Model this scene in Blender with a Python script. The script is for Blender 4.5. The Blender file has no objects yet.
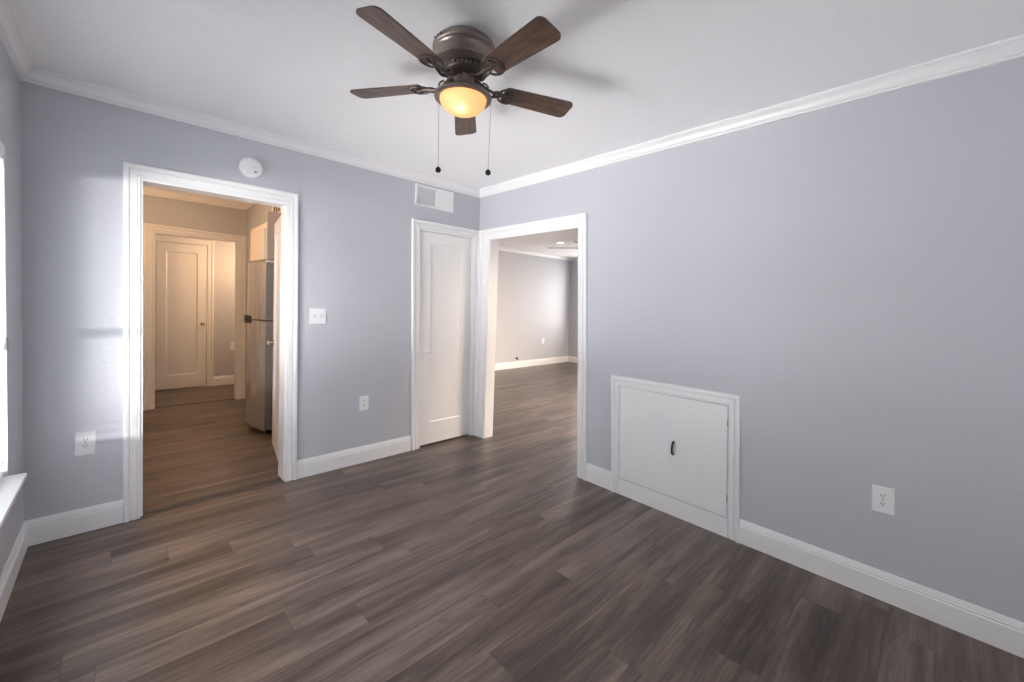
import bpy, bmesh, math, random
from mathutils import Vector, Matrix

C = bpy.context.scene.collection
sc = bpy.context.scene
R = math.radians

# ------------------------------------------------------------------ camera
cam_d = bpy.data.cameras.new('camera')
cam = bpy.data.objects.new('camera', cam_d)
C.objects.link(cam)
YAW, PITCH, ROLL = -0.7606, -0.0327, 0.0304
FPX, SY = 411.5134, -24.041
fwd = Vector((math.sin(-YAW) * math.cos(PITCH), math.cos(YAW) * math.cos(PITCH), math.sin(PITCH)))
rgt = fwd.cross(Vector((0, 0, 1))).normalized()
upv = rgt.cross(fwd)
rgt, upv = rgt * math.cos(ROLL) + upv * math.sin(ROLL), upv * math.cos(ROLL) - rgt * math.sin(ROLL)
m3 = Matrix((rgt, upv, -fwd)).transposed()
cam.matrix_world = Matrix.Translation((-2.6832, -3.3479, 1.3828)) @ m3.to_4x4()
cam_d.sensor_fit = 'HORIZONTAL'
cam_d.sensor_width = 36
cam_d.lens = FPX / 1024 * 36
cam_d.shift_x = 0
cam_d.shift_y = SY / 1024
cam_d.clip_start = 0.02
sc.camera = cam

# ------------------------------------------------------------------ world, daylight, exposure
sc.view_settings.view_transform = 'Standard'
sc.view_settings.look = 'None'
sc.view_settings.gamma = 1
sc.view_settings.exposure = 0.13
sc.view_settings.use_curve_mapping = False
w = bpy.data.worlds.new('sky')
sc.world = w
w.use_nodes = True
bg = w.node_tree.nodes['Background']
bg.inputs[0].default_value = (0.95, 0.98, 1.0, 1)
bg.inputs[1].default_value = 2.0
sc.cycles.diffuse_bounces = 8
sc.cycles.max_bounces = 14
sc.cycles.transparent_max_bounces = 12
sc.cycles.sample_clamp_indirect = 6

def light(name, kind, loc, energy, color, size=None, sizey=None, direction=None, **kw):
    d = bpy.data.lights.new(name, kind)
    d.energy = energy
    d.color = color
    if kind == 'AREA':
        d.shape = 'RECTANGLE'
        d.size = size
        d.size_y = sizey or size
    elif kind == 'SUN':
        d.angle = size
    elif size is not None:
        d.shadow_soft_size = size
    o = bpy.data.objects.new(name, d)
    C.objects.link(o)
    o.location = loc
    if direction is not None:
        o.rotation_euler = Vector(direction).to_track_quat('-Z', 'Y').to_euler()
    return o

# daylight: bright strip of ground far outside the left window raking the far wall, sky and ground bounce at windows, added fill at two unseen openings
light('sunlit_yard', 'AREA', (-7.42, -8.02, 0.80), 50, (1.0, 0.99, 0.97), 3.4, 0.42, (0.54, 0.84, 0.05)).data.spread = R(36)
light('daylight_left', 'AREA', (-3.80, -1.12, 2.55), 240, (0.97, 0.985, 1.0), 1.6, 1.3, (0.72, 0, -0.69))
light('ground_bounce', 'AREA', (-3.78, -1.05, 0.10), 700, (1.0, 0.99, 0.98), 2.0, 1.3, (0.50, 0.03, 0.87))
light('bright_ground', 'AREA', (-5.60, -1.25, 0.55), 48, (1.0, 0.99, 0.98), 2.0, 1.0, (1, 0.0, 0.20)).data.spread = R(130)
light('rear_fill', 'AREA', (-1.55, -4.95, 1.45), 10, (0.97, 0.98, 1.0), 1.9, 1.7, (0, 1, 0.1))  # weak fill added behind the camera, through the added rear window
light('daylight_lounge', 'AREA', (5.75, 2.05, 1.55), 62, (1.0, 0.97, 0.93), 1.2, 1.4, (-1, 0.12, 0))
light('lounge_warm_fill', 'AREA', (2.6, -2.75, 1.5), 165, (1.0, 0.80, 0.61), 2.0, 1.4, (-0.20, 1, -0.50)).data.spread = R(92)  # warm fill added to brighten the lounge floor and walls

# ------------------------------------------------------------------ materials
def lin(c):
    c /= 255
    return c / 12.92 if c <= 0.04045 else ((c + 0.055) / 1.055) ** 2.4
def rgb(r, g, b):
    return (lin(r), lin(g), lin(b), 1)

class NT:
    def __init__(s, name):
        s.m = bpy.data.materials.new(name)
        s.m.use_nodes = True
        s.t = s.m.node_tree
        s.n = s.t.nodes
        s.b = s.n['Principled BSDF']
        s.out = s.n['Material Output']
    def new(s, t, **kw):
        n = s.n.new(t)
        for k, v in kw.items():
            setattr(n, k, v)
        return n
    def link(s, a, b):
        s.t.links.new(a, b)
    def put(s, sock, v):
        if isinstance(v, bpy.types.NodeSocket):
            s.link(v, sock)
        else:
            sock.default_value = v
    def math(s, op, a, b=None, c=None):
        n = s.new('ShaderNodeMath', operation=op)
        for i, v in enumerate((a, b, c)):
            if v is not None:
                s.put(n.inputs[i], v)
        return n.outputs[0]
    def mix(s, f, a, b, mode='MIX'):
        n = s.new('ShaderNodeMix', data_type='RGBA', blend_type=mode)
        s.put(n.inputs[0], f)
        s.put(n.inputs[6], a)
        s.put(n.inputs[7], b)
        return n.outputs[2]
    def coord(s, which='Object'):
        return s.new('ShaderNodeTexCoord').outputs[which]
    def noise(s, vec, scale, detail=4, rough=0.55, dist=0.0):
        n = s.new('ShaderNodeTexNoise')
        s.put(n.inputs['Vector'], vec)
        n.inputs['Scale'].default_value = scale
        n.inputs['Detail'].default_value = detail
        n.inputs['Roughness'].default_value = rough
        n.inputs['Distortion'].default_value = dist
        return n.outputs['Fac']
    def mapping(s, vec, scale=(1, 1, 1), loc=(0, 0, 0)):
        n = s.new('ShaderNodeMapping')
        s.put(n.inputs[0], vec)
        n.inputs['Scale'].default_value = scale
        s.put(n.inputs['Location'], loc)
        return n.outputs[0]
    def ramp(s, fac, stops):
        n = s.new('ShaderNodeValToRGB')
        e = n.color_ramp.elements
        while len(e) < len(stops):
            e.new(0.5)
        for el, (p, c) in zip(e, stops):
            el.position = p
            el.color = c
        s.put(n.inputs[0], fac)
        return n.outputs[0]
    def bump(s, h, strength=0.1, dist=0.01):
        n = s.new('ShaderNodeBump')
        n.inputs['Strength'].default_value = strength
        n.inputs['Distance'].default_value = dist
        s.put(n.inputs['Height'], h)
        s.link(n.outputs[0], s.b.inputs['Normal'])
    def setp(s, **kw):
        for k, v in kw.items():
            s.put(s.b.inputs[k.replace('_', ' ')], v)
        return s

def plain(name, col, rough=0.5, metal=0.0, spec=0.5, var=0.0, bump=0.0, bscale=60):
    t = NT(name)
    t.setp(Roughness=rough, Metallic=metal)
    t.b.inputs['Specular IOR Level'].default_value = spec
    co = t.coord()
    n = t.noise(co, bscale, 3)
    v = max(var, 0.02)
    lo = tuple(x * (1 - v) for x in col[:3]) + (1,)
    hi = tuple(min(1, x * (1 + v)) for x in col[:3]) + (1,)
    t.setp(Base_Color=t.mix(n, lo, hi))
    if bump:
        t.bump(n, bump, 0.004)
    return t.m

def paint(name, col, bump=0.25, scale=95, rough=0.62, spec=0.35):
    t = NT(name)
    t.setp(Roughness=rough)
    t.b.inputs['Specular IOR Level'].default_value = spec
    co = t.coord()
    big = t.noise(co, 0.9, 2)
    lo = tuple(x * 0.97 for x in col[:3]) + (1,)
    hi = tuple(min(1, x * 1.03) for x in col[:3]) + (1,)
    t.setp(Base_Color=t.mix(big, lo, hi))
    a = t.noise(co, scale, 3, 0.5)
    b = t.noise(co, scale * 0.28, 3, 0.5)
    t.bump(t.math('ADD', a, t.math('MULTIPLY', b, 0.9)), bump, 0.004)
    return t.m

M_WALL = paint('grey_blue_paint', rgb(190, 191, 198), 0.4)
M_CEIL = paint('ceiling_paint', rgb(244, 243, 244), 0.35, 70)
M_WHITE = plain('white_trim_paint', rgb(238, 237, 238), 0.32, var=0.005, bscale=8)
M_DOOR = plain('white_door_paint', rgb(233, 231, 230), 0.34, var=0.005, bscale=8)
M_PLASTIC = plain('white_plastic', rgb(238, 237, 238), 0.3, var=0.01)
M_SLOT = plain('dark_slot', rgb(60, 58, 58), 0.6)
M_LOUVRE = plain('grey_louvre_paint', rgb(218, 219, 221), 0.45)
M_BRONZE = plain('brushed_bronze', rgb(134, 122, 116), 0.36, 0.75, var=0.12, bump=0.03, bscale=40)
M_IRON = plain('dark_bronze_iron', rgb(96, 86, 79), 0.38, 0.7, var=0.15, bump=0.05, bscale=60)
M_CHROME = plain('brushed_nickel', rgb(196, 190, 182), 0.25, 0.95)
M_BLACK = plain('black_plastic', rgb(20, 19, 19), 0.45, spec=0.25)
M_HINGE = plain('steel_hinge', rgb(165, 163, 162), 0.35, 0.8)
def slat_mat():
    t = NT('white_vinyl_slat')
    t.setp(Base_Color=t.mix(t.noise(t.coord(), 20, 2), rgb(238, 240, 242), rgb(244, 245, 247)), Roughness=0.45)
    tl = t.new('ShaderNodeBsdfTranslucent')
    tl.inputs[0].default_value = (0.86, 0.88, 0.9, 1)
    mx = t.new('ShaderNodeMixShader')
    mx.inputs[0].default_value = 0.25
    t.link(t.b.outputs[0], mx.inputs[1])
    t.link(tl.outputs[0], mx.inputs[2])
    t.link(mx.outputs[0], t.out.inputs[0])
    return t.m
M_BLIND = slat_mat()
M_BRASS = plain('brass', rgb(190, 150, 80), 0.3, 0.9)
M_CORD = plain('pull_chain_metal', rgb(196, 192, 184), 0.4, 0.5)

def steel_mat():
    t = NT('stainless_steel')
    co = t.coord()
    n = t.noise(t.mapping(co, (90, 90, 1.2)), 3, 3)
    t.setp(Base_Color=t.mix(n, rgb(206, 200, 193), rgb(222, 217, 211)), Metallic=0.72,
           Roughness=t.math('MULTIPLY_ADD', n, 0.1, 0.2))
    return t.m
M_STEEL = steel_mat()

def wood_blade():
    t = NT('walnut_blade')
    co = t.coord()
    n = t.noise(t.mapping(co, (3.0, 26, 8)), 2.2, 6, 0.62, 0.7)
    k = t.noise(t.mapping(co, (5, 12, 5)), 1.3, 3, 0.5, 1.2)
    base = t.ramp(n, [(0.28, rgb(62, 48, 42)), (0.5, rgb(98, 77, 66)), (0.72, rgb(128, 102, 86))])
    base = t.mix(t.ramp(k, [(0.42, (0, 0, 0, 1)), (0.7, (0.6, 0.6, 0.6, 1))]), base, rgb(52, 37, 31))
    t.setp(Base_Color=base, Roughness=0.36)
    t.bump(n, 0.05, 0.003)
    return t.m
M_BLADE = wood_blade()

def floor_mat():
    t = NT('grey_brown_vinyl_plank')
    co = t.coord()
    sep = t.new('ShaderNodeSeparateXYZ')
    t.link(co, sep.inputs[0])
    X, Y = sep.outputs[0], sep.outputs[1]
    W_, L_ = 0.152, 1.22
    yr = t.math('DIVIDE', t.math('ADD', Y, 0.038), W_)
    row = t.math('FLOOR', yr)
    wn = t.new('ShaderNodeTexWhiteNoise', noise_dimensions='1D')
    t.link(row, wn.inputs['W'])
    xr = t.math('ADD', t.math('DIVIDE', X, L_), t.math('MULTIPLY', wn.outputs[0], 7.0))
    col = t.math('FLOOR', xr)
    cmb = t.new('ShaderNodeCombineXYZ')
    t.link(row, cmb.inputs[0])
    t.link(col, cmb.inputs[1])
    wid = t.new('ShaderNodeTexWhiteNoise', noise_dimensions='2D')
    t.link(cmb.outputs[0], wid.inputs['Vector'])
    idv, idc = wid.outputs['Value'], wid.outputs['Color']
    off = t.new('ShaderNodeVectorMath', operation='SCALE')
    t.link(idc, off.inputs[0])
    off.inputs['Scale'].default_value = 37.0
    add = t.new('ShaderNodeVectorMath', operation='ADD')
    t.link(co, add.inputs[0])
    t.link(off.outputs[0], add.inputs[1])
    v = add.outputs[0]
    streak = t.noise(t.mapping(v, (0.85, 10.5, 1)), 1.25, 4, 0.58, 0.45)
    grain = t.noise(t.mapping(v, (2.0, 30, 1)), 2.3, 7, 0.68, 0.5)
    fine = t.noise(t.mapping(v, (7, 190, 1)), 2.0, 3, 0.6)
    knot = t.noise(t.mapping(v, (2.2, 6.0, 1)), 1.7, 4, 0.55, 1.0)
    f = t.math('ADD', t.math('MULTIPLY_ADD', streak, 0.95, -0.165), t.math('MULTIPLY_ADD', grain, 0.52, -0.08))
    f = t.math('ADD', f, t.math('MULTIPLY', fine, 0.13))
    f = t.math('ADD', f, t.math('MULTIPLY', t.math('SUBTRACT', idv, 0.5), 0.17))
    base = t.ramp(f, [(0.30, rgb(50, 42, 38)), (0.46, rgb(75, 65, 59)), (0.58, rgb(98, 85, 77)), (0.78, rgb(127, 113, 103))])
    kf = t.ramp(knot, [(0.60, (0, 0, 0, 1)), (0.76, (0.55, 0.55, 0.55, 1))])
    base = t.mix(kf, base, rgb(62, 52, 48))
    tint = t.mix(idv, rgb(255, 246, 240), rgb(238, 236, 240))
    base = t.mix(0.6, base, tint, 'MULTIPLY')
    # seams
    fy = t.math('FRACT', yr)
    dy = t.math('MULTIPLY', t.math('MINIMUM', fy, t.math('SUBTRACT', 1.0, fy)), W_)
    fx = t.math('FRACT', xr)
    dx = t.math('MULTIPLY', t.math('MINIMUM', fx, t.math('SUBTRACT', 1.0, fx)), L_)
    d = t.math('MINIMUM', dy, dx)
    seam = t.math('LESS_THAN', d, 0.0014)
    base = t.mix(t.math('MULTIPLY', seam, 0.55), base, rgb(52, 44, 41))
    t.setp(Base_Color=base, Roughness=t.math('MULTIPLY_ADD', grain, 0.16, 0.27))
    t.b.inputs['Specular IOR Level'].default_value = 0.5
    t.bump(t.math('SUBTRACT', t.math('MULTIPLY', fine, 0.3), seam), 0.06, 0.002)
    return t.m
M_FLOOR = floor_mat()

def glass_mat():
    t = NT('window_glass')
    tr = t.new('ShaderNodeBsdfTransparent')
    gl = t.new('ShaderNodeBsdfGlossy')
    gl.inputs['Roughness'].default_value = 0.02
    mx = t.new('ShaderNodeMixShader')
    mx.inputs[0].default_value = 0.06
    t.link(tr.outputs[0], mx.inputs[1])
    t.link(gl.outputs[0], mx.inputs[2])
    t.link(mx.outputs[0], t.out.inputs[0])
    return t.m
M_GLASS = glass_mat()

def bowl_mat():
    t = NT('lit_amber_frosted_glass')
    tl = t.new('ShaderNodeBsdfTranslucent')
    co = t.coord()
    n = t.noise(co, 14, 3, 0.6, 0.8)
    t.put(tl.inputs[0], t.mix(n, (0.96, 0.76, 0.56, 1), (0.98, 0.82, 0.65, 1)))
    t.setp(Base_Color=(0.85, 0.6, 0.32, 1), Roughness=0.25)
    em = t.new('ShaderNodeEmission')
    em.inputs[0].default_value = (1.0, 0.50, 0.16, 1)
    em.inputs[1].default_value = 0.35
    mx = t.new('ShaderNodeMixShader')
    mx.inputs[0].default_value = 0.75
    t.link(t.b.outputs[0], mx.inputs[1])
    t.link(tl.outputs[0], mx.inputs[2])
    ad = t.new('ShaderNodeAddShader')
    t.link(mx.outputs[0], ad.inputs[0])
    t.link(em.outputs[0], ad.inputs[1])
    t.link(ad.outputs[0], t.out.inputs[0])
    return t.m
M_BOWL = bowl_mat()

def emit(name, col, s):
    t = NT(name)
    em = t.new('ShaderNodeEmission')
    em.inputs[0].default_value = col
    em.inputs[1].default_value = s
    t.link(em.outputs[0], t.out.inputs[0])
    return t.m
M_BULB = emit('warm_bulb', (1.0, 0.81, 0.60, 1), 4.3)
M_CAN = emit('recessed_lamp_lens', (1.0, 0.86, 0.66, 1), 9)
M_DOME = emit('warm_dome_glass', (1.0, 0.62, 0.30, 1), 3.5)

# ------------------------------------------------------------------ mesh helpers
class MB:
    def __init__(s):
        s.bm = bmesh.new()
    def quadgrid(s, rings, close_u=False, close_v=False):
        vs = [[s.bm.verts.new(p) for p in ring] for ring in rings]
        n, m = len(vs), len(vs[0])
        for i in range(n if close_v else n - 1):
            for j in range(m if close_u else m - 1):
                a, b = vs[i], vs[(i + 1) % n]
                try:
                    s.bm.faces.new((a[j], a[(j + 1) % m], b[(j + 1) % m], b[j]))
                except ValueError:
                    pass
        return vs
    def cap(s, vs):
        try:
            s.bm.faces.new(vs)
        except ValueError:
            pass
    def prism(s, poly, f0, f1):
        """poly: 2-D points; f0/f1 map a point to its two 3-D ends"""
        a = [s.bm.verts.new(f0(p)) for p in poly]
        b = [s.bm.verts.new(f1(p)) for p in poly]
        n = len(poly)
        for i in range(n):
            s.bm.faces.new((a[i], a[(i + 1) % n], b[(i + 1) % n], b[i]))
        s.bm.faces.new(a)
        s.bm.faces.new(b)
        return s
    def box(s, x0, x1, y0, y1, z0, z1, bev=0.0, seg=2):
        t = bmesh.new()
        bmesh.ops.create_cube(t, size=1)
        for v in t.verts:
            v.co = Vector((x0 + (v.co.x + .5) * (x1 - x0), y0 + (v.co.y + .5) * (y1 - y0), z0 + (v.co.z + .5) * (z1 - z0)))
        if bev:
            bmesh.ops.bevel(t, geom=t.edges[:], offset=bev, segments=seg, affect='EDGES', profile=0.5)
        s.add(t)
        return s
    def add(s, t, mat=None):
        if mat is not None:
            bmesh.ops.transform(t, matrix=mat, verts=t.verts)
        me = bpy.data.meshes.new('tmp')
        t.to_mesh(me)
        t.free()
        s.bm.from_mesh(me)
        bpy.data.meshes.remove(me)
    def tube(s, pts, r, seg=8, closed=False):
        pts = [Vector(p) for p in pts]
        n = len(pts)
        rings = []
        prev = None
        for i, p in enumerate(pts):
            if closed:
                d = pts[(i + 1) % n] - pts[i - 1]
            else:
                d = pts[min(i + 1, n - 1)] - pts[max(i - 1, 0)]
            d.normalize()
            if prev is None:
                ref = Vector((0, 0, 1)) if abs(d.z) < 0.9 else Vector((1, 0, 0))
                u = d.cross(ref).normalized()
            else:
                u = (prev - d * prev.dot(d)).normalized()
            prev = u
            v = d.cross(u)
            rr = r[i] if isinstance(r, (list, tuple)) else r
            rings.append([p + (u * math.cos(2 * math.pi * k / seg) + v * math.sin(2 * math.pi * k / seg)) * rr for k in range(seg)])
        vs = s.quadgrid(rings, close_u=True, close_v=closed)
        if not closed:
            s.cap(vs[0])
            s.cap(vs[-1])
        return s
    def lathe(s, prof, seg=48, axis='Z', origin=(0, 0, 0)):
        """prof: (radius, height) list; axis Z, or 'x'/'y' pointing along -x/-y"""
        o = Vector(origin)
        rings = []
        for r, h in prof:
            ring = []
            for k in range(seg):
                a = 2 * math.pi * k / seg
                c, d = r * math.cos(a), r * math.sin(a)
                if axis == 'Z':
                    p = Vector((c, d, h))
                elif axis == 'y':
                    p = Vector((c, -h, d))
                else:
                    p = Vector((-h, c, d))
                ring.append(o + p)
            rings.append(ring)
        vs = s.quadgrid(rings, close_u=True)
        if prof[0][0] > 1e-5:
            s.cap(vs[0])
        if prof[-1][0] > 1e-5:
            s.cap(vs[-1])
        return s
    def build(s, name, m, parent=None, smooth=False, angle=35):
        bmesh.ops.remove_doubles(s.bm, verts=s.bm.verts, dist=1e-5)
        bmesh.ops.recalc_face_normals(s.bm, faces=s.bm.faces)
        me = bpy.data.meshes.new(name)
        s.bm.to_mesh(me)
        s.bm.free()
        me.materials.append(m)
        if smooth:
            for p in me.polygons:
                p.use_smooth = True
            me.set_sharp_from_angle(angle=R(angle))
        o = bpy.data.objects.new(name, me)
        C.objects.link(o)
        if parent is not None:
            o.parent = parent
        return o

def tag(o, label, cat, group=None, kind=None):
    o['label'] = label
    if cat:
        o['category'] = cat
    if group:
        o['group'] = group
    if kind:
        o['kind'] = kind
    return o
def struct(o, label, cat):
    return tag(o, label, cat, kind='structure')
def thing(name, label, cat, loc=(0, 0, 0), group=None, kind=None):
    o = bpy.data.objects.new(name, None)
    o.empty_display_size = 0.05
    C.objects.link(o)
    o.location = loc
    return tag(o, label, cat, group, kind)

# ------------------------------------------------------------------ dimensions (metres)
XL, YR = -3.06, -4.62          # left wall face, rear wall face
HC = 2.525                     # ceiling
TA, TB = 0.13, 0.11            # wall thicknesses
KX0, KX1, KY = -3.06, -1.48, 3.04   # kitchen
KH = 2.63
LX, LY0, LY1 = 5.27, -2.3, 2.97     # lounge beyond the right wall
HY = 4.20                      # hall end wall

# ------------------------------------------------------------------ floors and ceilings
fl = MB().box(XL - .14, TB, YR - .14, 0.05, -0.1, 0).box(TB - .001, LX + .14, LY0 - .14, LY1 + .14, -0.1, 0)
struct(fl.build('floor', M_FLOOR), 'dark grey brown wood plank floor of the empty room', 'floor')
fk = MB().box(XL - .14, TB - .002, 0.05, KY + .06, -0.1, 0.008)
struct(fk.build('floor_kitchen', M_FLOOR), 'wood plank floor of the kitchen beyond the left doorway', 'floor')
fh = MB().box(XL - .14, TB - .002, KY + .06, HY + .2, -0.1, 0.008)
struct(fh.build('floor_hall', M_FLOOR), 'wood plank floor of the hall beyond the kitchen', 'floor')
struct(MB().box(XL - .14, TB / 2, YR - .14, TA / 2, HC, HC + .12).build('ceiling', M_CEIL), 'white ceiling with the bronze fan', 'ceiling')
struct(MB().box(TB / 2, LX + .14, LY0 - .14, LY1 + .14, HC, HC + .12).build('ceiling_lounge', M_CEIL), 'white ceiling seen through the wide doorway by the closet', 'ceiling')
struct(MB().box(XL - .14, TB / 2, TA / 2, HY + .2, KH, KH + .12).build('ceiling_kitchen', M_CEIL), 'kitchen ceiling seen through the left doorway', 'ceiling')

# ------------------------------------------------------------------ walls
# far wall (y = 0): doorway to the kitchen and the closet opening
DL, DR, DT = -2.596, -1.796, 2.060
CLb, CLt, CRb, CRt, CT = -0.655, -0.700, -0.045, -0.078, 2.041
HW = 2.70
wa = MB()
ya = (lambda p: (p[0], 0, p[1])), (lambda p: (p[0], TA, p[1]))
for poly in ([(XL - .14, 0), (DL, 0), (DL, DT), (XL - .14, DT)],
             [(DR, 0), (CLb, 0), (CLt, CT), (CLt, DT), (DR, DT)],
             [(CLt, CT), (CRt, CT), (CRt, DT), (CLt, DT)],
             [(CRb, 0), (TB, 0), (TB, DT), (CRt, DT), (CRt, CT)],
             [(XL - .14, DT), (TB, DT), (TB, HW), (XL - .14, HW)]):
    wa.prism(poly, *ya)
struct(wa.build('wall_far', M_WALL), 'grey blue far wall with kitchen doorway and narrow closet door', 'wall')
# right wall (x = 0): wide doorway
BLt, BLb, BRt, BRb, BT = -0.170, -0.160, -1.284, -1.366, 2.022
wb = MB()
xb = (lambda p: (0, p[0], p[1])), (lambda p: (TB, p[0], p[1]))
for poly in ([(0, 0), (BLb, 0), (BLt, BT), (0, BT)],
             [(BRb, 0), (YR - .14, 0), (YR - .14, BT), (BRt, BT)],
             [(0, BT), (YR - .14, BT), (YR - .14, HW), (0, HW)]):
    wb.prism(poly, *xb)
struct(wb.build('wall_right', M_WALL), 'long grey blue right wall with low access doors', 'wall')
# left wall with the window opening
WY0, WY1, WZ0, WZ1 = -0.415, -1.85, 0.50, 2.02
wl = MB()
wl.box(XL - .14, XL, WY0, 0, 0, HW).box(XL - .14, XL, YR - .14, WY1, 0, HW)
wl.box(XL - .14, XL, WY1, WY0, 0, WZ0).box(XL - .14, XL, WY1, WY0, WZ1, HW)
struct(wl.build('wall_left', M_WALL), 'grey left wall around the window with white blinds', 'wall')
# rear wall behind the camera, with a window opening added for fill light
RX0, RX1, RZ0, RZ1 = -2.45, -0.65, 0.65, 2.05
wr = MB()
wr.box(XL, RX0, YR - .14, YR, 0, HW).box(RX1, 0, YR - .14, YR, 0, HW)
wr.box(RX0, RX1, YR - .14, YR, 0, RZ0).box(RX0, RX1, YR - .14, YR, RZ1, HW)
struct(wr.build('wall_rear', M_WALL), 'grey blue wall behind the camera', 'wall')
# closet box behind the closet door
wc = MB().box(-0.85, TB, 0.75, 0.79, 0, HW).box(-0.85, -0.81, TA, 0.75, 0, HW)
struct(wc.build('wall_closet', M_WALL), 'inside walls of the closet', 'wall')
# lounge
wv = MB().box(-.02, LX + .14, LY1, LY1 + .14, 0, HW)
struct(wv.build('wall_lounge_far', M_WALL), 'pale wall of the next room seen through the wide doorway', 'wall')
ly0, ly1, lz0, lz1 = 1.45, 2.62, 0.85, 2.15
we = MB().box(LX, LX + .14, LY0 - .14, ly0, 0, HW).box(LX, LX + .14, ly1, LY1, 0, HW)
we.box(LX, LX + .14, ly0, ly1, 0, lz0).box(LX, LX + .14, ly0, ly1, lz1, HW)
struct(we.build('wall_lounge_right', M_WALL), 'shaded end wall of the next room past its far corner', 'wall')
ww = MB().box(0, TB, TA, LY1, 0, HW)
struct(ww.build('wall_lounge_left', M_WALL), 'side wall of the next room', 'wall')
sx0, sx1, sz0, sz1 = 1.6, 3.6, 0.8, 2.1
wz = MB().box(TB, sx0, LY0 - .14, LY0, 0, HW).box(sx1, LX, LY0 - .14, LY0, 0, HW)
wz.box(sx0, sx1, LY0 - .14, LY0, 0, sz0).box(sx0, sx1, LY0 - .14, LY0, sz1, HW)
struct(wz.build('wall_lounge_near', M_WALL), 'near wall of the next room', 'wall')
# kitchen: far wall with wide cased opening
OL, OR_, OT = -2.405, -1.572, 2.09
wk = MB()
wk.box(XL - .14, OL, KY, KY + .12, 0, HW).box(OR_, TB, KY, KY + .12, 0, HW).box(OL, OR_, KY, KY + .12, OT, HW)
struct(wk.build('wall_kitchen_far', M_WALL), 'warm lit kitchen wall above the cased hall opening', 'wall')
# kitchen right wall with fridge alcove
wkr = MB()
wkr.box(KX1, KX1 + .1, 2.02, KY, 0, HW).box(KX1, KX1 + .1, TA, 2.02, 2.13, HW)
wkr.box(-0.80, -0.70, TA, KY, 0, HW).box(KX1, -0.8, 2.02, 2.1, 0, 2.13).box(KX1 + .1, -0.8, TA, 2.02, 2.13, 2.18)
struct(wkr.build('wall_kitchen_right', M_WALL), 'kitchen wall above the cupboard and fridge', 'wall')
struct(MB().box(XL - .14, XL, TA, HY + .2, 0, HW).build('wall_kitchen_left', M_WALL), 'kitchen wall hidden left of the doorway', 'wall')
struct(MB().box(XL, TB, HY, HY + .12, 0, HW).build('wall_hall_far', M_WALL), 'end wall of the hall beside the hall door', 'wall')
struct(MB().box(-0.95, -0.85, KY + .12, HY, 0, HW).build('wall_hall_right', M_WALL), 'side wall of the hall', 'wall')

# ------------------------------------------------------------------ casings (mitred frames, profile lerped from inner to outer edge)
CAS = [(0, 0), (0, .009), (.03, .012), (.10, .0135), (.14, .010), (.18, .010), (.22, .014), (.52, .0155), (.56, .010), (.62, .009), (.66, .018), (.72, .021), (.90, .023), (.96, .022), (1, .017), (1, 0)]
def casing(mb, inner, outer, to3, prof=CAS):
    rings = []
    for (i, o) in zip(inner, outer):
        rings.append([to3(i[0] + (o[0] - i[0]) * t, i[1] + (o[1] - i[1]) * t, d) for t, d in prof])
    vs = mb.quadgrid(rings)
    mb.cap(vs[0])
    mb.cap(vs[-1])
A3 = lambda s, z, d: (s, -d, z)
B3 = lambda s, z, d: (-d, s, z)
def jamb(mb, pts, to3, d0, d1, th=.012):
    """liner boards inside an opening: pts run bottom-left, top-left, top-right, bottom-right"""
    cx = sum(p[0] for p in pts) / 4
    inn = [(p[0] + (th if p[0] < cx else -th), p[1] - (th if p[1] > 1 else 0)) for p in pts]
    rings = [[to3(*p, d0), to3(*p, d1), to3(*q, d1), to3(*q, d0)] for p, q in zip(pts, inn)]
    vs = mb.quadgrid(rings, close_u=True)
    mb.cap(vs[0])
    mb.cap(vs[-1])

# kitchen doorway
t1 = MB()
casing(t1, [(DL, 0), (DL, DT), (DR, DT), (DR, 0)], [(-2.674, 0), (-2.674, 2.140), (-1.730, 2.146), (-1.714, 0)], A3)
jamb(t1, [(DL, 0.008), (DL, DT), (DR, DT), (DR, 0.008)], A3, 0.004, -TA - .004, .010)
casing(t1, [(DL, 0.008), (DL, DT), (DR, DT), (DR, 0.008)], [(DL - .085, 0.008), (DL - .085, DT + .085), (DR + .085, DT + .085), (DR + .085, 0.008)],
       lambda s, z, d: (s, TA + d, z))
struct(t1.build('trim_1', M_WHITE, smooth=True), 'white casing around the kitchen doorway', 'door frame')
# closet
t2 = MB()
casing(t2, [(CLb, 0), (CLt, CT), (CRt, CT), (CRb, 0)], [(-0.735, 0), (-0.784, 2.121), (-.003, 2.121), (-.003, 0)], A3)
jamb(t2, [(CLb, 0), (CLt, CT), (CRt, CT), (CRb, 0)], A3, 0.002, -TA, .010)
struct(t2.build('trim_2', M_WHITE, smooth=True), 'white casing around the narrow closet door in the corner', 'door frame')
# wide doorway in the right wall
t3 = MB()
casing(t3, [(BLb, 0), (BLt, BT), (BRt, BT), (BRb, 0)], [(-.021, 0), (-.021, 2.121), (-1.362, 2.119), (-1.452, 0)], B3)
jamb(t3, [(BLb, 0), (BLt, BT), (BRt, BT), (BRb, 0)][::-1], B3, 0.004, -TB - .004, .010)
casing(t3, [(BLb, 0), (BLt, BT), (BRt, BT), (BRb, 0)], [(-.07, 0), (-.07, 2.11), (-1.362, 2.11), (-1.452, 0)], lambda s, z, d: (TB + d, s, z))
struct(t3.build('trim_3', M_WHITE, smooth=True), 'white casing around the wide doorway beside the closet', 'door frame')
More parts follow.
